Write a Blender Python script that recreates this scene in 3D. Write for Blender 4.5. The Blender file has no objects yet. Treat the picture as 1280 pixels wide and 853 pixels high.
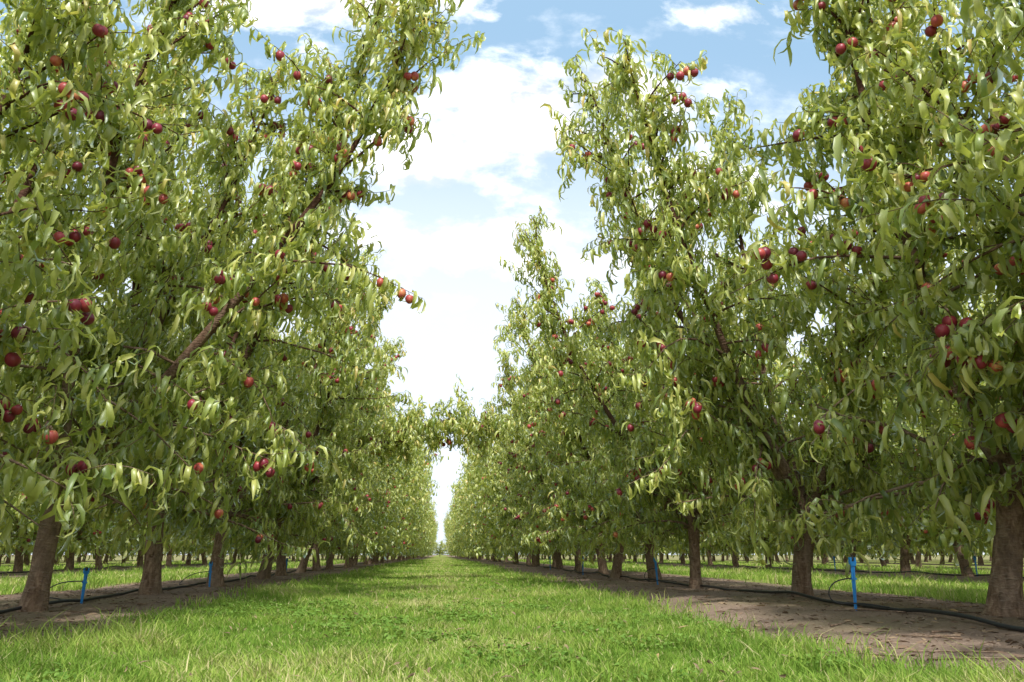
import bpy, math, numpy as np
from mathutils import Vector, Euler
scene = bpy.context.scene
R = math.radians
scene.view_settings.view_transform = 'Standard'
scene.view_settings.look = 'None'
scene.view_settings.exposure = 0

# ------------------------------------------------------------ helpers
def nrm(a):
    return a / np.maximum(np.linalg.norm(a, axis=-1, keepdims=True), 1e-9)

class MB:
    """mesh accumulator"""
    def __init__(s):
        s.v=[]; s.l=[]; s.t=[]; s.m=[]; s.a=[]; s.b=[]; s.n=0
    def add(s, v, faces, mat, a=0.0, b=0.0):
        v=np.asarray(v,dtype=np.float32).reshape(-1,3); nv=len(v)
        s.v.append(v)
        s.a.append(np.broadcast_to(np.asarray(a,dtype=np.float32),(nv,)).copy())
        s.b.append(np.broadcast_to(np.asarray(b,dtype=np.float32),(nv,)).copy())
        for f in faces:
            f=np.asarray(f,dtype=np.int64)
            if f.size==0: continue
            s.l.append((f+s.n).ravel()); s.t.append(np.full(len(f),f.shape[1],dtype=np.int32))
            s.m.append(np.full(len(f),mat,dtype=np.int32))
        s.n+=nv
    def mesh(s, name, mats, smooth=True):
        me=bpy.data.meshes.new(name)
        v=np.concatenate(s.v); l=np.concatenate(s.l).astype(np.int32); t=np.concatenate(s.t); m=np.concatenate(s.m)
        me.vertices.add(len(v)); me.vertices.foreach_set('co',v.ravel())
        me.loops.add(len(l)); me.loops.foreach_set('vertex_index',l)
        st=np.concatenate([[0],np.cumsum(t)[:-1]]).astype(np.int32)
        me.polygons.add(len(t)); me.polygons.foreach_set('loop_start',st); me.polygons.foreach_set('loop_total',t)
        for mt in mats: me.materials.append(mt)
        me.polygons.foreach_set('material_index',m)
        me.polygons.foreach_set('use_smooth',np.full(len(t),smooth,dtype=bool))
        me.update(calc_edges=True)
        at=me.attributes.new('var','FLOAT','POINT'); at.data.foreach_set('value',np.concatenate(s.a))
        at=me.attributes.new('age','FLOAT','POINT'); at.data.foreach_set('value',np.concatenate(s.b))
        return me

def link(name, me, loc=(0,0,0), rot=(0,0,0), sc=(1,1,1), parent=None):
    ob=bpy.data.objects.new(name, me); scene.collection.objects.link(ob)
    ob.location=loc; ob.rotation_euler=rot; ob.scale=sc
    if parent: ob.parent=parent
    return ob

def tube(mb, P, rad, sides, mat, rough=0.0, rng=None, cap=True, var=0.0):
    P=np.asarray(P,float); n=len(P); rad=np.broadcast_to(np.asarray(rad,float),(n,))
    T=np.empty_like(P); T[1:-1]=P[2:]-P[:-2]; T[0]=P[1]-P[0]; T[-1]=P[-1]-P[-2]; T=nrm(T)
    ref=np.array([0.0,1.0,0.0]) if abs(T[0][1])<0.8 else np.array([1.0,0,0])
    A=nrm(np.cross(T,ref)); B=np.cross(T,A)
    th=np.arange(sides)*2*math.pi/sides
    rr=rad[:,None]*np.ones((1,sides))
    if rough and rng is not None:
        rr=rr*(1+rough*rng.normal(size=rr.shape))
    V=P[:,None,:]+rr[...,None]*(np.cos(th)[None,:,None]*A[:,None,:]+np.sin(th)[None,:,None]*B[:,None,:])
    i=np.arange(n-1)[:,None]*sides; j=np.arange(sides)[None,:]; k=(j+1)%sides
    F=np.stack([i+j,i+k,i+sides+k,i+sides+j],-1).reshape(-1,4)
    fs=[F]
    if cap: fs.append(np.arange((n-1)*sides,n*sides)[None,:])
    mb.add(V.reshape(-1,3),fs,mat,var,0)

def path(p0,d0,L,n,up,wob,rng):
    P=[np.array(p0,float)]; d=np.array(d0,float); d/=np.linalg.norm(d)
    for i in range(n):
        d=d+np.array([0,0,up/n])+rng.normal(size=3)*wob
        d/=np.linalg.norm(d); P.append(P[-1]+d*L/n)
    return np.array(P)

def at(P,t):
    n=len(P)-1; x=np.clip(np.asarray(t)*n,0,n-1e-6); i=x.astype(int); f=(x-i)[...,None]
    return P[i]*(1-f)+P[i+1]*f, nrm(P[i+1]-P[i])

def leaves(mb,P,D,L,W,ang,roll,mat,var,age,fold=0.35,grav=0.0,flat=False):
    N=len(P)
    d=nrm(D); s=np.cross(d,np.array([0,0,1.0])); bad=np.linalg.norm(s,axis=1)<0.05; s[bad]=[1,0,0]; s=nrm(s)
    n=np.cross(s,d)
    c=np.cos(roll)[:,None]; q=np.sin(roll)[:,None]
    s,n=s*c+n*q, n*c-s*q
    ts=[0,0.22,0.48,0.75,1.0]; wp=[0,0.85,1.0,0.62,0]
    pos=P.copy(); out=[pos.copy()]
    for i in range(1,5):
        seg=(ts[i]-ts[i-1])*L[:,None]
        a=(ang*(0.6+0.35*i)*(ts[i]-ts[i-1])*1.1)[:,None]
        ca,sa=np.cos(a),np.sin(a)
        d,n=d*ca-n*sa, n*ca+d*sa
        if grav:
            d=nrm(d+np.array([0,0,-grav])); s=nrm(s-(s*d).sum(1,keepdims=True)*d); n=np.cross(s,d)
        pos=pos+d*seg
        if i<4:
            w=(W*wp[i]*0.5)[:,None]; up=n*w*fold*2
            if flat: out+= [pos+s*w, pos-s*w]
            else: out+= [pos+s*w+up*0.6, pos.copy(), pos-s*w+up*0.6]
        else: out.append(pos.copy())
    V=np.stack(out,1)
    if flat:
        b=(np.arange(N)*8)[:,None]; kk=8
        tri=np.array([[0,1,2],[5,7,6]]); quad=np.array([[1,3,4,2],[3,5,6,4]])
    else:
        b=(np.arange(N)*11)[:,None]; kk=11
        tri=np.array([[0,1,2],[0,2,3],[7,10,8],[8,10,9]])
        quad=np.array([[1,4,5,2],[2,5,6,3],[4,7,8,5],[5,8,9,6]])
    mb.add(V.reshape(-1,3),[(b[:,:,None]+tri[None]).reshape(-1,3),(b[:,:,None]+quad[None]).reshape(-1,4)],mat,
           np.repeat(var,kk),np.repeat(age,kk))

def fruit_template(seg=14,rings=9):
    V=[];F4=[]
    for r in range(rings+1):
        ph=math.pi*r/rings
        for k in range(seg):
            th=2*math.pi*k/seg
            x=math.sin(ph)*math.cos(th); y=math.sin(ph)*math.sin(th); z=math.cos(ph)
            cav=0.28*math.exp(-(ph/0.42)**2)
            z=z*0.96-cav+(-0.05*math.exp(-((math.pi-ph)/0.3)**2))
            g=1-0.07*math.exp(-(th if th<math.pi else 2*math.pi-th)**2/0.05)*math.sin(ph)
            V.append((x*g,y*g,z))
    for r in range(rings):
        for k in range(seg):
            k2=(k+1)%seg
            F4.append((r*seg+k,(r+1)*seg+k,(r+1)*seg+k2,r*seg+k2))
    return np.array(V),np.array(F4)
FT,FF=fruit_template()
FT2,FF2=fruit_template(8,5)
def add_fruit(mb,c,r,rng,mat,low=False):
    a=rng.uniform(0,6.28); tx,ty=rng.normal(size=2)*0.35
    M=np.array(Euler((tx,ty,a)).to_matrix())
    T,F=(FT2,FF2) if low else (FT,FF)
    V=(T*np.array([1,1,rng.uniform(0.95,1.05)])*r)@M.T+c
    mb.add(V,[F],mat,rng.uniform(),0)

# ------------------------------------------------------------ materials
def newmat(name):
    m=bpy.data.materials.new(name); m.use_nodes=True; nt=m.node_tree
    for n in list(nt.nodes): nt.nodes.remove(n)
    return m,nt
def N(nt,t,**kw):
    n=nt.nodes.new(t)
    for k,v in kw.items(): setattr(n,k,v)
    return n
def setin(n,**kw):
    for k,v in kw.items(): n.inputs[k.replace('_',' ')].default_value=v
def ramp(nt,src,stops):
    r=N(nt,'ShaderNodeValToRGB'); cr=r.color_ramp
    while len(cr.elements)<len(stops): cr.elements.new(0.5)
    for e,(p,c) in zip(cr.elements,stops):
        e.position=p; e.color=(c[0],c[1],c[2],1) if not np.isscalar(c) else (c,c,c,1)
    nt.links.new(src,r.inputs[0]); return r.outputs[0]
def mixc(nt,f,a,b,mode='MIX'):
    m=N(nt,'ShaderNodeMix',data_type='RGBA',blend_type=mode)
    for sock,val in ((0,f),(6,a),(7,b)):
        if hasattr(val,'is_linked') or hasattr(val,'links'): nt.links.new(val,m.inputs[sock])
        elif sock==0: m.inputs[0].default_value=val
        else: m.inputs[sock].default_value=(val[0],val[1],val[2],1)
    return m.outputs[2]
def math_(nt,op,a,b=None,clamp=False,c=None):
    m=N(nt,'ShaderNodeMath',operation=op,use_clamp=clamp)
    for i,v in enumerate((a,b,c)):
        if v is None: continue
        if hasattr(v,'links'): nt.links.new(v,m.inputs[i])
        else: m.inputs[i].default_value=v
    return m.outputs[0]
def noise(nt,vec,scale,detail=4,rough=0.55,dist=0.0):
    n=N(nt,'ShaderNodeTexNoise'); setin(n,Scale=scale,Detail=detail,Roughness=rough,Distortion=dist)
    if vec is not None: nt.links.new(vec,n.inputs['Vector'])
    return n.outputs[0]
def attr(nt,name):
    return N(nt,'ShaderNodeAttribute',attribute_name=name).outputs['Fac']

def leafmat(name,cols,young,rough=0.42,trans=0.38,tcol=(0.30,0.36,0.04),gloss=0.05):
    m,nt=newmat(name); L=nt.links
    c=ramp(nt,attr(nt,'var'),cols)
    c=mixc(nt,attr(nt,'age'),c,young)
    df=N(nt,'ShaderNodeBsdfDiffuse'); L.new(c,df.inputs[0])
    tr=N(nt,'ShaderNodeBsdfTranslucent'); L.new(mixc(nt,0.55,c,tcol),tr.inputs[0])
    mx=N(nt,'ShaderNodeMixShader'); mx.inputs[0].default_value=trans
    L.new(df.outputs[0],mx.inputs[1]); L.new(tr.outputs[0],mx.inputs[2]); out=mx.outputs[0]
    if gloss:
        gl=N(nt,'ShaderNodeBsdfGlossy'); gl.inputs['Roughness'].default_value=rough; gl.inputs[0].default_value=(0.9,0.95,0.95,1)
        fr=N(nt,'ShaderNodeLayerWeight'); fr.inputs[0].default_value=0.25
        m2=N(nt,'ShaderNodeMixShader'); L.new(math_(nt,'MULTIPLY_ADD',fr.outputs['Fresnel'],0.28,c=gloss*0.6),m2.inputs[0])
        L.new(out,m2.inputs[1]); L.new(gl.outputs[0],m2.inputs[2]); out=m2.outputs[0]
    o=N(nt,'ShaderNodeOutputMaterial'); L.new(out,o.inputs[0]); return m

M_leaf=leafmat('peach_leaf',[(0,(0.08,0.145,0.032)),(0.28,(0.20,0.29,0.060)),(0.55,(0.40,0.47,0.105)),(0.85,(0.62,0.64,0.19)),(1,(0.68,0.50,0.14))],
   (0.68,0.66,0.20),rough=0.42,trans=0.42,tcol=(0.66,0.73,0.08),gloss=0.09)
M_grass=leafmat('grass_blade',[(0,(0.09,0.19,0.030)),(0.45,(0.22,0.36,0.06)),(0.8,(0.38,0.48,0.11)),(0.93,(0.56,0.53,0.22)),(1,(0.62,0.54,0.30))],
   (0.68,0.60,0.34),trans=0.35,tcol=(0.42,0.56,0.10),gloss=0)
M_clover=leafmat('clover_leaf',[(0,(0.10,0.20,0.035)),(1,(0.22,0.36,0.08))],(0.2,0.3,0.08),trans=0.3,gloss=0)
M_litter=leafmat('dry_leaf',[(0,(0.12,0.08,0.055)),(0.5,(0.24,0.17,0.12)),(0.85,(0.36,0.27,0.17)),(0.97,(0.48,0.33,0.14)),(1,(0.55,0.25,0.06))],
   (0.2,0.12,0.05),trans=0.08,tcol=(0.3,0.2,0.1),gloss=0)

def barkmat():
    m,nt=newmat('peach_bark'); L=nt.links
    tc=N(nt,'ShaderNodeTexCoord'); mp=N(nt,'ShaderNodeMapping'); mp.inputs['Scale'].default_value=(1,1,0.45)
    L.new(tc.outputs['Object'],mp.inputs[0])
    n1=noise(nt,mp.outputs[0],28,4,0.65,0.3); n2=noise(nt,mp.outputs[0],5,2)
    mp2=N(nt,'ShaderNodeMapping'); mp2.inputs['Scale'].default_value=(1,1,5); L.new(tc.outputs['Object'],mp2.inputs[0])
    n3=noise(nt,mp2.outputs[0],18,2,0.6)
    c=ramp(nt,n1,[(0.3,(0.08,0.052,0.036)),(0.5,(0.24,0.16,0.11)),(0.72,(0.42,0.31,0.22))])
    c=mixc(nt,ramp(nt,n2,[(0.4,0.0),(0.65,0.6)]),c,(0.28,0.22,0.17))
    c=mixc(nt,ramp(nt,n3,[(0.55,0.0),(0.7,0.45)]),c,(0.40,0.33,0.26))
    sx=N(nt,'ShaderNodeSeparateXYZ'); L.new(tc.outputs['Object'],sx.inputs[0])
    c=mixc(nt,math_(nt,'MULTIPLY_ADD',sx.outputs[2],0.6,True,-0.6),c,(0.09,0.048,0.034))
    h=math_(nt,'ADD',n1,n3); b=N(nt,'ShaderNodeBump'); setin(b,Strength=0.9,Distance=0.02); L.new(h,b.inputs['Height'])
    p=N(nt,'ShaderNodeBsdfDiffuse'); L.new(c,p.inputs[0]); L.new(b.outputs[0],p.inputs['Normal'])
    o=N(nt,'ShaderNodeOutputMaterial'); L.new(p.outputs[0],o.inputs[0]); return m
M_bark=barkmat()
def fruitmat():
    m,nt=newmat('peach_fruit_skin'); L=nt.links
    tc=N(nt,'ShaderNodeTexCoord'); n=noise(nt,tc.outputs['Object'],16,3)
    v=math_(nt,'ADD',math_(nt,'MULTIPLY',attr(nt,'var'),0.45),math_(nt,'MULTIPLY',n,0.60))
    c=ramp(nt,v,[(0.3,(0.15,0.014,0.034)),(0.54,(0.29,0.028,0.048)),(0.70,(0.48,0.09,0.07)),(0.84,(0.66,0.30,0.11))])
    p=N(nt,'ShaderNodeBsdfPrincipled'); L.new(c,p.inputs['Base Color']); p.inputs['Roughness'].default_value=0.42
    o=N(nt,'ShaderNodeOutputMaterial'); L.new(p.outputs[0],o.inputs[0]); return m
M_fruit=fruitmat()
def plain(name,col,rough=0.5,var=0.25,scale=30):
    m,nt=newmat(name); L=nt.links; tc=N(nt,'ShaderNodeTexCoord')
    n=noise(nt,tc.outputs['Object'],scale,4)
    c=mixc(nt,n,[x*(1-var) for x in col],[min(1,x*(1+var)) for x in col])
    p=N(nt,'ShaderNodeBsdfPrincipled'); L.new(c,p.inputs['Base Color']); p.inputs['Roughness'].default_value=rough
    o=N(nt,'ShaderNodeOutputMaterial'); L.new(p.outputs[0],o.inputs[0]); return m
M_blue=plain('blue_plastic',(0.03,0.27,0.68),0.4)
M_black=plain('black_polyethylene',(0.025,0.025,0.028),0.45,0.5,60)
M_clod=plain('soil_clod',(0.25,0.185,0.14),0.95,0.5,25)

# ------------------------------------------------------------ ground
ROWS_L=-2.8; ROWS_R=3.2; SP=6.1
def H(x,y):
    x=np.asarray(x,float); y=np.asarray(y,float)
    h=0.010*np.sin(x*1.7+0.4*y)+0.008*np.sin(y*1.3-x*0.7+1)+0.006*np.sin(3.1*x+2.3*y)
    d=np.abs(((x-0.15)+SP/2)%SP-SP/2)
    m=np.clip((d-1.3)/0.9,0,1); m=m*m*(3-2*m)
    return h+0.035*m+0.003*m*np.sin(7*x+5*y)*np.sin(5*y-4*x)
def groundmat():
    m,nt=newmat('orchard_ground'); L=nt.links
    g=N(nt,'ShaderNodeNewGeometry'); pos=g.outputs['Position']
    sx=N(nt,'ShaderNodeSeparateXYZ'); L.new(pos,sx.inputs[0])
    x=math_(nt,'ADD',sx.outputs[0],SP/2-0.15+SP*20)
    x=math_(nt,'MODULO',x,SP); d=math_(nt,'ABSOLUTE',math_(nt,'SUBTRACT',x,SP/2))
    n1=noise(nt,pos,2.2,6,0.65); n2=noise(nt,pos,45,6,0.75); n3=noise(nt,pos,0.5,2)
    d=math_(nt,'ADD',d,math_(nt,'MULTIPLY_ADD',n1,0.8,c=-0.4))
    f=N(nt,'ShaderNodeMapRange'); setin(f,From_Min=1.45,From_Max=1.7); L.new(d,f.inputs[0])
    soil=ramp(nt,n2,[(0.3,(0.15,0.105,0.08)),(0.5,(0.27,0.20,0.155)),(0.7,(0.40,0.31,0.245))])
    soil=mixc(nt,ramp(nt,n1,[(0.4,0.0),(0.62,0.5)]),soil,(0.19,0.138,0.105))
    soil=mixc(nt,ramp(nt,n3,[(0.5,0.0),(0.62,0.35)]),soil,(0.20,0.19,0.09))
    gr=ramp(nt,n2,[(0.3,(0.10,0.13,0.03)),(0.5,(0.20,0.24,0.06)),(0.7,(0.30,0.33,0.10))])
    gr=mixc(nt,ramp(nt,n3,[(0.45,0.0),(0.7,0.5)]),gr,(0.28,0.25,0.13))
    c=mixc(nt,f.outputs[0],gr,soil)
    b=N(nt,'ShaderNodeBump'); setin(b,Strength=0.6,Distance=0.02)
    L.new(math_(nt,'ADD',n2,math_(nt,'MULTIPLY',n1,1.5)),b.inputs['Height'])
    p=N(nt,'ShaderNodeBsdfDiffuse'); L.new(c,p.inputs[0])
    L.new(b.outputs[0],p.inputs['Normal'])
    o=N(nt,'ShaderNodeOutputMaterial'); L.new(p.outputs[0],o.inputs[0]); return m
M_ground=groundmat()
xs=np.concatenate([-np.geomspace(600,13,18),np.arange(-12.5,12.6,0.1),np.geomspace(13,600,18)])
ys=np.concatenate([-np.geomspace(600,6,14),np.arange(-5.5,16,0.12),np.geomspace(16.2,900,60)])
X,Y=np.meshgrid(xs,ys); Z=H(X,Y); Z=np.where((np.abs(X)>12.6)|(Y>60),0.0,Z)
nx,ny=len(xs),len(ys)
i=np.arange(ny-1)[:,None]*nx; j=np.arange(nx-1)[None,:]
F=np.stack([i+j,i+j+1,i+nx+j+1,i+nx+j],-1).reshape(-1,4)
mb=MB(); mb.add(np.stack([X,Y,Z],-1).reshape(-1,3),[F],0); link('ground',mb.mesh('ground',[M_ground]))

# ------------------------------------------------------------ trees
def make_tree(seed,height=5.2,arch=None,nfruit=60,lod=False):
    rng=np.random.default_rng(seed); mb=MB()
    LP=[];LD=[];LA=[]; FP=[]
    ht=rng.uniform(0.72,0.92)
    tp=path((0,0,-0.06),(rng.normal()*0.08,rng.normal()*0.08,1),ht+0.06,9,0.0,0.04,rng)
    tr=np.array([0.122,0.098,0.086,0.081,0.077,0.075,0.077,0.082,0.090,0.078])*rng.uniform(0.92,1.08)
    tube(mb,tp,tr,8 if lod else 14,0,0.035,rng)
    top=tp[-2]
    ns=int(rng.integers(4,6)); az0=rng.uniform(0,6.28)
    LS=3.8 if lod else 1.0
    def leaf_run(P,t0,t1,L,sp=0.0255,age0=0.0,age1=0.5):
        n=max(2,int(L*(t1-t0)/(sp*LS))); t=np.linspace(t0,t1,n)
        p,d=at(P,t)
        ph=np.arange(n)*2.4+rng.uniform(0,6.28)
        a=nrm(np.cross(d,rng.normal(size=3))); b=np.cross(d,a)
        rad=np.cos(ph)[:,None]*a+np.sin(ph)[:,None]*b
        LP.append(p); LD.append(nrm(d*0.4+rad*0.8+np.array([0,0,0.05])+rng.normal(size=(n,3))*0.2))
        LA.append(age0+(age1-age0)*((t-t0)/(t1-t0+1e-6))**2)
    def clip_low(P,z=0.55):
        b=np.nonzero(P[:,2]<z)[0]; b=b[b>0]
        return P if len(b)==0 else P[:max(2,b[0])]
    def shoots(P,L,t0,dens,frac):
        n=max(1,int(L*(1-t0)*dens)); ts=rng.uniform(t0,1,n)
        p,d=at(P,ts)
        for k in range(n):
            sd=nrm(d[k]*0.7+rng.normal(size=3)*0.75+np.array([0,0,0.3]))
            sl=rng.uniform(0.18,0.5)*frac; up=rng.uniform(-1.9,0.8)
            sp_=path(p[k],sd,sl,4,up,0.08,rng)
            if not lod:
                q=clip_low(sp_,0.5); tube(mb,q,np.linspace(0.0035,0.0015,len(q)),3,0,cap=False)
            leaf_run(sp_,0.08,1.0,sl,age0=0.0,age1=0.55)
            if rng.uniform()<0.25: FP.append(sp_[2])
    def lateral(p,d,L,up,frac=1.0,r=0.012,dens=8.0):
        n=6; P0=path(p,d,L,n,up,0.10,rng); P=clip_low(P0); L=L*(len(P)-1)/n
        tube(mb,P,np.linspace(r,0.003,len(P)),3 if lod else 5,0)
        shoots(P,L,0.12,dens,frac); leaf_run(P,0.15,1.0,L,0.030)
        for t in (0.5,0.75,0.95): FP.append(at(P,np.array([t]))[0][0])
    for s in range(ns):
        az=az0+s*2*math.pi/ns+rng.normal()*0.2; el=rng.uniform(0.84,1.06)
        Ls=(height-ht)*rng.uniform(0.82,1.18)
        d=np.array([math.cos(az)*math.cos(el),math.sin(az)*math.cos(el),math.sin(el)])
        n=16; P=path(top,d,Ls,n,rng.uniform(1.0,1.6),0.05,rng)
        tube(mb,P,np.concatenate([[0.060,0.053],np.linspace(0.045,0.005,n-1)]),6 if lod else 9,0,0.02,rng)
        nl=int(Ls/0.135)
        for k in range(nl):
            t=0.08+0.92*(k+rng.uniform())/nl
            p,dd=at(P,np.array([t])); p=p[0]; dd=dd[0]
            out=nrm(p*np.array([1,1,0])+1e-3)
            a=rng.uniform(0,6.28); h=np.array([math.cos(a),math.sin(a),0])
            dl=nrm(h+out*0.30+np.array([0,0,rng.uniform(0.0,0.9)+t*0.5]))
            L=(1.15*(1-t)**0.7+0.24)*rng.uniform(0.45,1.25)
            lateral(p,dl,L,rng.uniform(-1.8,0.4) if t<0.5 else rng.uniform(-1.0,1.0),frac=1.0 if t<0.75 else 0.85,dens=7.5 if t<0.5 else 10)
        leaf_run(P,0.72,1.0,Ls,0.014,0.1,0.8)
        for k in range(int(Ls/0.085)):
            t=rng.uniform(0.20,0.95); p,dd=at(P,np.array([t]))
            sp_=path(p[0],nrm(dd[0]*0.3+rng.normal(size=3)),rng.uniform(0.12,0.28),3,-0.4,0.08,rng)
            leaf_run(sp_,0.1,1,0.22,0.025)
    for k in range(9):
        a=rng.uniform(0,6.28); el=rng.uniform(0.25,0.75)
        lateral(top,np.array([math.cos(a)*math.cos(el),math.sin(a)*math.cos(el),math.sin(el)]),rng.uniform(1.0,1.8),rng.uniform(-1.6,-0.5),r=0.02)
    if arch is not None:
        P=np.array(arch,float)
        tt=np.linspace(0,1,15); k=len(P)-1
        P=np.stack([np.interp(tt,np.linspace(0,1,k+1),P[:,c]) for c in range(3)],1)
        P[1:-1]=(P[:-2]+P[1:-1]*2+P[2:])/4; P[1:-1]=(P[:-2]+P[1:-1]*2+P[2:])/4
        P[1:-1]+=rng.normal(size=(13,3))*0.02
        L=np.linalg.norm(np.diff(P,axis=0),axis=1).sum()
        tube(mb,P,np.linspace(0.035,0.006,15),7,0)
        for k in range(60):
            t=0.3+0.7*rng.uniform(); p,dd=at(P,np.array([t])); a=rng.uniform(0,6.28)
            lateral(p[0],nrm(np.array([math.cos(a)*.6+0.3,math.sin(a)*.6,rng.uniform(0.0,0.9)])),rng.uniform(0.3,0.6),rng.uniform(-2.0,-0.2),0.85,0.008)
            if k%3: FP=FP[:-3]
        leaf_run(P,0.4,1,L,0.02)
    P=np.concatenate(LP); D=np.concatenate(LD); A=np.concatenate(LA)
    th=np.arctan2(P[:,1],P[:,0]); rr=np.hypot(P[:,0],P[:,1])
    floor_=0.40+0.26*np.sin(3*th+seed)+0.16*np.sin(7*th+2*seed)+0.5*np.clip(0.6-rr,0,0.6)+0.16*rng.uniform(size=len(P))
    keep=P[:,2]>np.maximum(floor_,0.30); P=P[keep];D=D[keep];A=A[keep]
    n=len(P); k=1.7 if lod else 1.0
    L=rng.uniform(0.13,0.235,n)*k; W=L*rng.uniform(0.14,0.20,n)*(1.2 if lod else 1.0)
    ang=rng.uniform(0.7,3.4,n)
    rr=np.hypot(P[:,0],P[:,1])
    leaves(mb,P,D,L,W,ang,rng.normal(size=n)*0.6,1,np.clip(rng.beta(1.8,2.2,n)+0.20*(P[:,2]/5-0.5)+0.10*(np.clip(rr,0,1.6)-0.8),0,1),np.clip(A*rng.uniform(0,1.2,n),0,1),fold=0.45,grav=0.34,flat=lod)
    FP=np.array(FP); rr=np.hypot(FP[:,0],FP[:,1]); FP=FP[(FP[:,2]>0.6)&(FP[:,2]<height*0.84)&(rr>0.75)]
    idx=rng.choice(len(FP),min(nfruit,len(FP)),replace=False)
    for k in idx:
        r=rng.uniform(0.032,0.041)
        add_fruit(mb,FP[k]+np.array([rng.normal()*0.01,rng.normal()*0.01,-r*0.95]),r,rng,2,lod)
        q=rng.uniform(); a=rng.uniform(0,6.28)
        if q<0.5:
            add_fruit(mb,FP[k]+np.array([math.cos(a)*r*1.8,math.sin(a)*r*1.8,-r*1.6]),r*0.95,rng,2,lod)
        if q<0.22:
            add_fruit(mb,FP[k]+np.array([-math.cos(a+.6)*r*1.6,-math.sin(a+.6)*r*1.6,-r*2.3]),r*0.98,rng,2,lod)
    print('tree',seed,'leaves',n)
    return mb.mesh('peach_tree_mesh',[M_bark,M_leaf,M_fruit])

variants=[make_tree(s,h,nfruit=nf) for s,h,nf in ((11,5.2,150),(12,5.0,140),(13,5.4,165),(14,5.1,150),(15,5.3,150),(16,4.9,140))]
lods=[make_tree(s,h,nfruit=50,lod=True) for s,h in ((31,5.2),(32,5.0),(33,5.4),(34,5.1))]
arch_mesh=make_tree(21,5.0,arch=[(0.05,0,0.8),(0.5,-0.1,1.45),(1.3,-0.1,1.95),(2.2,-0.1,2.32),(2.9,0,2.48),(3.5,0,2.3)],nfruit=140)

distant=bpy.data.objects.new('distant_peach_orchard',None); scene.collection.objects.link(distant)
prng=np.random.default_rng(5)
def place(mesh,x,y,tilt,rz,sc,name='peach_tree',parent=None):
    ob=bpy.data.objects.new(name,mesh); scene.collection.objects.link(ob)
    ob.rotation_mode='XYZ'
    m=Euler((prng.normal()*0.02,tilt,0)).to_matrix()@Euler((0,0,rz)).to_matrix()
    ob.rotation_euler=m.to_euler()
    ob.location=(x,y,float(H(x,y)) if y<60 and abs(x)<12.6 else 0); ob.scale=(sc[0],sc[0],sc[1])
    if parent: ob.parent=parent
    return ob
near=[ # x, y, tilt, variant, turn, width, height
 (-3.2,1.8,0.0,0,0.5,0.9,1.0),(-3.15,4.0,0.05,1,5.0,0.92,1.0),(-2.90,6.3,0.18,4,4.4,1.0,1.16),(-2.85,8.6,0.17,2,1.2,1.0,1.14),(-2.80,10.8,0.12,3,5.5,1.0,1.14),
 (3.6,0.6,0.0,3,0.3,0.9,1.0),(3.65,2.75,0.0,5,1.9,1.0,1.08),(3.54,5.02,-0.01,2,3.3,1.05,1.10),(3.18,7.1,-0.03,0,4.1,0.95,1.08),(2.95,9.4,-0.10,4,0.9,0.85,0.90),(3.1,11.7,-0.05,1,2.8,1.0,0.98),(3.0,14.0,-0.06,5,5.1,1.0,1.0)]
for x,y,ti,vi,rz,sw,sh in near: place(variants[vi],x,y,ti,rz,(sw,sh))
place(arch_mesh,-2.7,13.0,0.04,0,(1,1.05))
for side,x0,ystart in ((-1,ROWS_L,15.2),(1,ROWS_R-0.1,16.3)):
    y=ystart
    while y<150:
        p=None if y<30 else distant
        place(variants[prng.integers(6)] if y<24 else lods[prng.integers(4)],x0+prng.normal()*0.1,y+prng.normal()*0.12,-side*0.06,prng.uniform(0,6.28),(prng.uniform(0.95,1.05),prng.uniform(0.92,1.1)),
              'peach_tree' if p is None else 'peach_tree_far',p)
        y+=2.25
for side in (-1,1):
    for k in range(1,9):
        x0=(ROWS_L-SP*k) if side<0 else (ROWS_R+SP*k)
        y=1.0+prng.uniform(0,2)
        if k>1: y+=3*k
        while y<(85 if k<3 else 62):
            p=None if (y<18 and k==1) else distant
            place(lods[prng.integers(4)],x0+prng.normal()*0.1,y+prng.normal()*0.12,prng.normal()*0.04,prng.uniform(0,6.28),(prng.uniform(0.95,1.05),prng.uniform(0.9,1.08)),
              'peach_tree' if p is None else 'peach_tree_far',p)
            y+=2.25 if k<5 else 2.9
for k in range(-14,15):
    place(lods[prng.integers(4)],k*2.3,165+prng.normal(),0,prng.uniform(0,6.28),(1,prng.uniform(0.5,0.62) if abs(k)<2 else 1),'peach_tree_far',distant)

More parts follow.
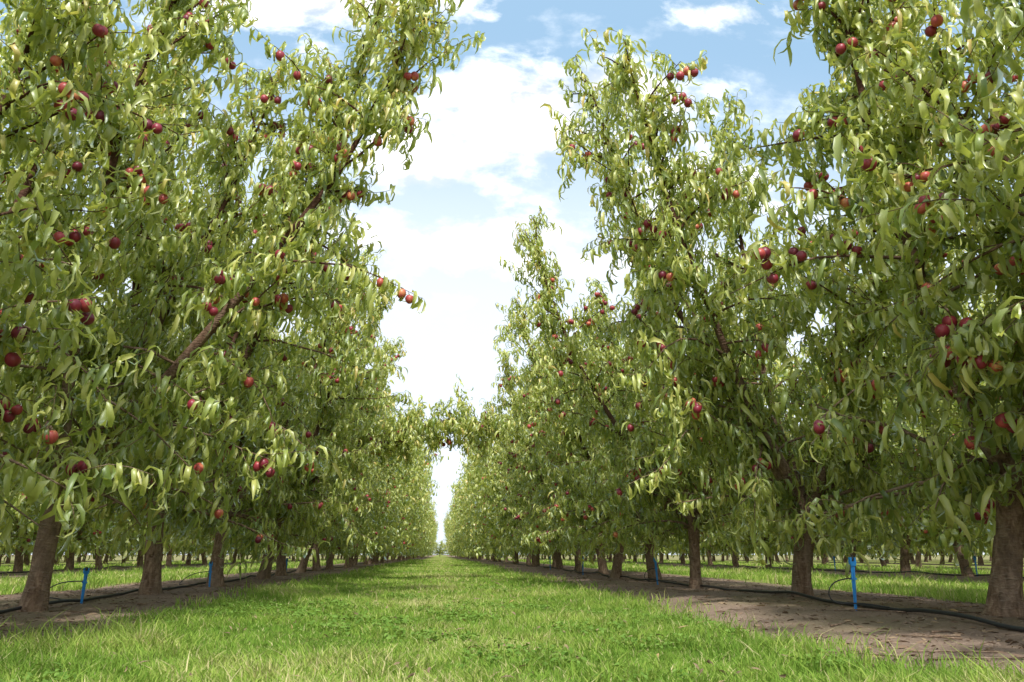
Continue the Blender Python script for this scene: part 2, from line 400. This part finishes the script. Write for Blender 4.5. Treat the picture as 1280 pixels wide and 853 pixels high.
# ------------------------------------------------------------ grass
def snoise(x,y):
    return (np.sin(x*2.1+1.3*y)+np.sin(1.7*y-2.9*x+2)+np.sin(4.3*x+3.1*y+1)+np.sin(5.7*y-3.3*x)+np.sin(0.9*y+0.5*x))/5
def grass(mb,n,x0,x1,ya,yb,rng,base=0.055,p=1.4,spread=0.10):
    u=rng.uniform(size=n); e=1-p
    y=(ya**e+u*(yb**e-ya**e))**(1/e)
    x=rng.uniform(x0-0.5,x1+0.5,n)
    ed=0.28*snoise(x*0+3,y*1.3)+0.12*snoise(x,y*4)
    over=np.maximum(x0-x,x-x1)+ed
    keep=(over<0)|(rng.uniform(size=n)<np.exp(-np.maximum(over,0)/spread)*0.6)
    x=x[keep];y=y[keep];over=over[keep];n=len(x)
    ns=snoise(x,y); nf=snoise(x*5+1,y*5)
    cx=(x-(x0+x1)/2)
    hgt=base*(0.70+0.45*ns+0.60*nf+0.55*np.clip((over+0.5)/0.5,0,1))*rng.uniform(0.45,1.45,n)
    tall=rng.uniform(size=n)<0.02; hgt[tall]*=1.8
    hgt=np.maximum(hgt,0.014)
    wd=0.0024*np.maximum(1,y/5.0)**0.9*rng.uniform(0.7,1.4,n)
    a=rng.uniform(0,6.28,n); s=np.stack([np.cos(a),np.sin(a),0*a],1)
    la=rng.uniform(0,6.28,n)*0.6+6*nf; lean=np.stack([np.cos(la),np.sin(la),0*a],1)*(hgt*rng.uniform(0.1,1.2,n))[:,None]
    b=np.stack([x,y,H(x,y)-0.004],1); up=np.array([0,0,1.0])
    mid=b+lean*0.3+up*(hgt*0.6)[:,None]; tip=b+lean+up*hgt[:,None]
    w=(wd)[:,None]*s
    V=np.stack([b-w,b+w,mid-w*0.8,mid+w*0.8,tip],1)
    k=(np.arange(n)*5)[:,None]
    var=np.clip(0.42+0.42*ns+0.28*nf+rng.normal(size=n)*0.18+0.12*np.exp(-(cx/0.5)**2),0,1)
    straw=(rng.uniform(size=n)<0.07+0.38*np.exp(-(cx/0.45)**2)*np.clip(0.4+ns,0,1)).astype(float)*rng.uniform(0.3,1,n)
    mb.add(V.reshape(-1,3),[k+np.array([0,1,3,2]),k+np.array([2,3,4])],0,np.repeat(var,5),np.repeat(straw,5))
g=np.random.default_rng(7); mb=MB()
grass(mb,310000,-1.62,1.50,1.2,60,g,0.046,spread=0.16)
grass(mb,60000,-1.62,1.50,3,9,g,0.043,1.01)
link('lane_grass',mb.mesh('lane_grass',[M_grass]))
mb=MB()
grass(mb,70000,4.75,7.75,3,60,g,0.07); grass(mb,70000,-7.4,-4.35,3,60,g,0.07)
grass(mb,30000,10.9,13.8,7,60,g,0.08); grass(mb,30000,-13.5,-10.5,7,60,g,0.08)
link('side_lane_grass',mb.mesh('side_lane_grass',[M_grass]))
mb=MB(); n=5200
x=g.uniform(-1.7,1.6,n); y=1.3+g.uniform(size=n)**1.6*9
kp=(snoise(x*1.5+4,y*1.2)>0.15); x=x[kp];y=y[kp];n=len(x)
k=5; X=np.repeat(x,k)+g.normal(size=n*k)*0.02; Y=np.repeat(y,k)+g.normal(size=n*k)*0.02
a=g.uniform(0,6.28,n*k)
leaves(mb,np.stack([X,Y,H(X,Y)+g.uniform(0.015,0.05,n*k)],1),np.stack([np.cos(a),np.sin(a),g.uniform(0.0,0.6,n*k)],1),g.uniform(0.018,0.035,n*k),g.uniform(0.012,0.022,n*k),g.uniform(0.1,1,n*k),g.normal(size=n*k)*0.3,0,g.uniform(size=n*k),0*a,0.2)
link('clover',mb.mesh('clover',[M_clover]))
def dirtpts(n,rng,yb=26,p=1.3):
    side=rng.uniform(size=n)<0.5
    u=rng.uniform(size=n); e=1-p; y=(1.2**e+u*(yb**e-1.2**e))**(1/e)
    x=np.where(side,rng.uniform(1.35,4.9,n),rng.uniform(-4.5,-1.45,n)); return x,y
mb=MB(); x,y=dirtpts(14000,g); n=len(x); a=g.uniform(0,6.28,n)
sc=g.uniform(0.15,1,n)**2.2
leaves(mb,np.stack([x,y,H(x,y)+g.uniform(0.002,0.008,n)],1),np.stack([np.cos(a),np.sin(a),g.uniform(-0.05,0.12,n)],1),0.09*sc+0.010,0.016*sc+0.004,g.uniform(0,1.0,n)*0.6,g.normal(size=n)*0.4,0,g.beta(1.6,2.0,n),0*a,0.4)
x=g.uniform(-1.5,1.4,500); y=1.3+g.uniform(size=500)**1.5*14; a=g.uniform(0,6.28,500)
leaves(mb,np.stack([x,y,H(x,y)+0.035],1),np.stack([np.cos(a),np.sin(a),g.normal(size=500)*0.2],1),g.uniform(0.03,0.08,500),g.uniform(0.006,0.014,500),g.uniform(0,1.5,500),g.normal(size=500)*0.6,0,g.uniform(0.3,0.95,500),0*a,0.4)
link('leaf_litter',mb.mesh('leaf_litter',[M_litter]))
mb=MB(); x,y=dirtpts(24000,g); n=len(x)
oct_=np.array([[1,0,0],[-1,0,0],[0,1,0],[0,-1,0],[0,0,1],[0,0,-1]],float)
of=np.array([[0,2,4],[2,1,4],[1,3,4],[3,0,4],[2,0,5],[1,2,5],[3,1,5],[0,3,5]])
s=(0.002+0.009*g.uniform(size=n)**3)
V=np.stack([x,y,H(x,y)+s*0.1],1)[:,None,:]+oct_[None]*s[:,None,None]*g.uniform(0.5,1.3,(n,6,1))*np.array([1.3,1.3,0.6])
mb.add(V.reshape(-1,3),[((np.arange(n)*6)[:,None,None]+of[None]).reshape(-1,3)],0)
link('soil_clods',mb.mesh('soil_clods',[M_clod],False))
mb=MB()
x,y=dirtpts(260,g,18)
for xx,yy in zip(x,y):
    a=g.uniform(0,6.28); P=path((xx,yy,float(H(xx,yy))+0.008),(math.cos(a),math.sin(a),0),g.uniform(0.08,0.4),4,0,0.15,g); P[:,2]=H(P[:,0],P[:,1])+0.008
    tube(mb,P,np.linspace(0.005,0.002,5),4,0)
link('fallen_twigs',mb.mesh('fallen_twigs',[M_bark]))

# ------------------------------------------------------------ irrigation
def hose(x0,seed,ya=-3,yb=45):
    y=np.arange(ya,yb,0.12)
    x=x0+0.05*np.sin(y*0.9+seed)+0.03*np.sin(y*2.3+2*seed)
    z=H(x,y)+0.016+0.022*np.clip(np.sin(y*2.8+seed),0,1)
    mb=MB(); tube(mb,np.stack([x,y,z],1),0.0125,8,0)
    return link('irrigation_hose',mb.mesh('irrigation_hose',[M_black]))
hose(3.02,1); hose(-2.98,2); hose(9.15,3,2,40); hose(-9.0,4,2,40)
def box(mb,c,s,mat,taper=1.0):
    x,y,z=np.array(s)/2
    V=np.array([[-x*taper,-y*taper,-z],[x*taper,-y*taper,-z],[x*taper,y*taper,-z],[-x*taper,y*taper,-z],[-x,-y,z],[x,-y,z],[x,y,z],[-x,y,z]])+np.array(c)
    mb.add(V,[np.array([[3,2,1,0],[4,5,6,7],[0,1,5,4],[1,2,6,5],[2,3,7,6],[3,0,4,7]])],mat)
def stake(x,y,rz,hx,h=0.33,tilt=0.0):
    mb=MB()
    box(mb,(0,0,h*0.42),(0.028,0.010,h*0.9),0,0.6)
    box(mb,(0,0,h*0.42),(0.007,0.024,h*0.86),0,0.5)
    box(mb,(0,0,h*0.905),(0.046,0.028,h*0.085),0,0.8)
    box(mb,(-0.016,0,h*0.98),(0.009,0.024,h*0.09),0); box(mb,(0.016,0,h*0.98),(0.009,0.024,h*0.09),0)
    box(mb,(0,0,h*0.62),(0.036,0.022,0.012),0)
    tube(mb,[(0,0,h*0.93),(0,0,h*1.0),(0,0,h*1.06)],[0.008,0.010,0.006],8,1)
    t=np.linspace(0,1,18); dx=hx
    px=-0.26*np.sin(t*math.pi)**0.8*1.0+dx*t; pz=h*0.55*(1-t)**1.6+0.03+0.02*np.sin(t*9); py=0.05*np.sin(t*5)
    tube(mb,np.stack([px,py,pz],1),0.0045,6,1)
    return link('irrigation_stake',mb.mesh('irrigation_stake',[M_blue,M_black],False),(x,y,float(H(x,y))-0.01),(tilt,tilt*0.6,rz))
stake(2.80,5.43,0.1,0.22,0.35,0.03); stake(2.72,10.2,0.3,0.25,0.33,-0.05); stake(2.72,15.6,0.0,0.25,0.35); stake(-2.86,7.0,0.2,-0.1,0.28,0.06)
stake(-2.78,10.4,0.4,-0.15,0.3,-0.04); stake(9.2,13.5,0.1,0.1,0.34); stake(9.2,8.8,0.1,0.1,0.34,0.05); stake(2.75,20.5,0,0.2,0.33); stake(-2.8,15.5,0,-0.15,0.3)
stake(9.2,18.6,0.1,0.1,0.34); stake(-8.9,12,0.1,0.1,0.34)

# ------------------------------------------------------------ light & sky
sd=Vector((0.0,-0.62,0.78)).normalized()
sun=bpy.data.lights.new('sun','SUN'); sun.energy=5.0; sun.angle=R(3.5); sun.color=(1.0,0.965,0.90)
so=bpy.data.objects.new('sun',sun); scene.collection.objects.link(so); so.rotation_euler=sd.to_track_quat('Z','Y').to_euler(); so.location=(0,0,30)
w=bpy.data.worlds.new('World'); scene.world=w; w.use_nodes=True; nt=w.node_tree
for n_ in list(nt.nodes): nt.nodes.remove(n_)
L=nt.links
sky=N(nt,'ShaderNodeTexSky'); sky.sky_type='NISHITA'; sky.sun_disc=False; sky.sun_elevation=math.asin(sd.z); sky.sun_rotation=math.atan2(sd.x,sd.y); sky.dust_density=1.5
tc=N(nt,'ShaderNodeTexCoord'); sx=N(nt,'ShaderNodeSeparateXYZ'); L.new(tc.outputs['Generated'],sx.inputs[0])
yy=math_(nt,'MAXIMUM',sx.outputs[1],0.2)
qx=math_(nt,'DIVIDE',sx.outputs[0],yy); qz=math_(nt,'DIVIDE',sx.outputs[2],yy)
cmb=N(nt,'ShaderNodeCombineXYZ'); L.new(qx,cmb.inputs[0]); L.new(qz,cmb.inputs[1])
mp=N(nt,'ShaderNodeMapping'); mp.inputs['Scale'].default_value=(1,1.5,1); L.new(cmb.outputs[0],mp.inputs[0])
nf=noise(nt,mp.outputs[0],8.0,7,0.6,0.15)
def blob(cx,cz,sx_,sz_,amp=1.0):
    a=math_(nt,'DIVIDE',math_(nt,'SUBTRACT',qx,cx),sx_); b=math_(nt,'DIVIDE',math_(nt,'SUBTRACT',qz,cz),sz_)
    r2=math_(nt,'MULTIPLY_ADD',a,a,c=math_(nt,'MULTIPLY',b,b))
    return math_(nt,'MULTIPLY',math_(nt,'POWER',2.718,math_(nt,'MULTIPLY',r2,-1.0)),amp)
tot=None
for bdef in ((0.12,0.60,0.17,0.08,1.1),(0.24,0.65,0.14,0.05,1.0),(-0.04,0.53,0.10,0.065,1.0),(0.02,0.40,0.30,0.05,0.8),(-0.27,0.80,0.26,0.075,1.4),(0.36,0.50,0.12,0.07,0.9),(0.05,0.76,0.03,0.015,0.5),(0.40,0.79,0.10,0.03,0.6)):
    o=blob(*bdef); tot=o if tot is None else math_(nt,'MAXIMUM',tot,o)
back=N(nt,'ShaderNodeMapRange'); setin(back,From_Min=0.3,From_Max=-0.1,To_Min=0.0,To_Max=0.75); L.new(sx.outputs[1],back.inputs[0])
dens=math_(nt,'ADD',math_(nt,'MULTIPLY',tot,0.8),math_(nt,'MULTIPLY_ADD',nf,1.7,c=-0.95))
cl=ramp(nt,dens,[(0.10,0.0),(0.30,0.45),(0.55,1.0)])
wisp=ramp(nt,nf,[(0.50,0.0),(0.85,0.45)])
cl=math_(nt,'MAXIMUM',math_(nt,'MAXIMUM',cl,wisp),back.outputs[0],True)
hz=N(nt,'ShaderNodeMapRange'); hz.interpolation_type='SMOOTHSTEP'; setin(hz,From_Min=0.74,From_Max=0.26,To_Min=0.0,To_Max=0.96); L.new(qz,hz.inputs[0])
shade=ramp(nt,nf,[(0.40,(7.2,7.5,8.1)),(0.62,(15.5,15.3,15.2))])
for_blue=mixc(nt,0.8,sky.outputs[0],(3.5,5.5,7.6))
c=mixc(nt,hz.outputs[0],for_blue,(7.6,8.4,9.6))
c=mixc(nt,cl,c,shade)
bg=N(nt,'ShaderNodeBackground'); bg.inputs[1].default_value=0.135; L.new(c,bg.inputs[0])
o=N(nt,'ShaderNodeOutputWorld'); L.new(bg.outputs[0],o.inputs[0])

# ------------------------------------------------------------ camera
cam=bpy.data.cameras.new('camera'); cam.lens=28; cam.sensor_width=36; cam.clip_end=3000; cam.clip_start=0.05
co=bpy.data.objects.new('camera',cam); scene.collection.objects.link(co)
co.location=(0,0,0.4+float(H(0,4))); co.rotation_euler=(R(90+15.0),0,R(-5.0))
scene.camera=co
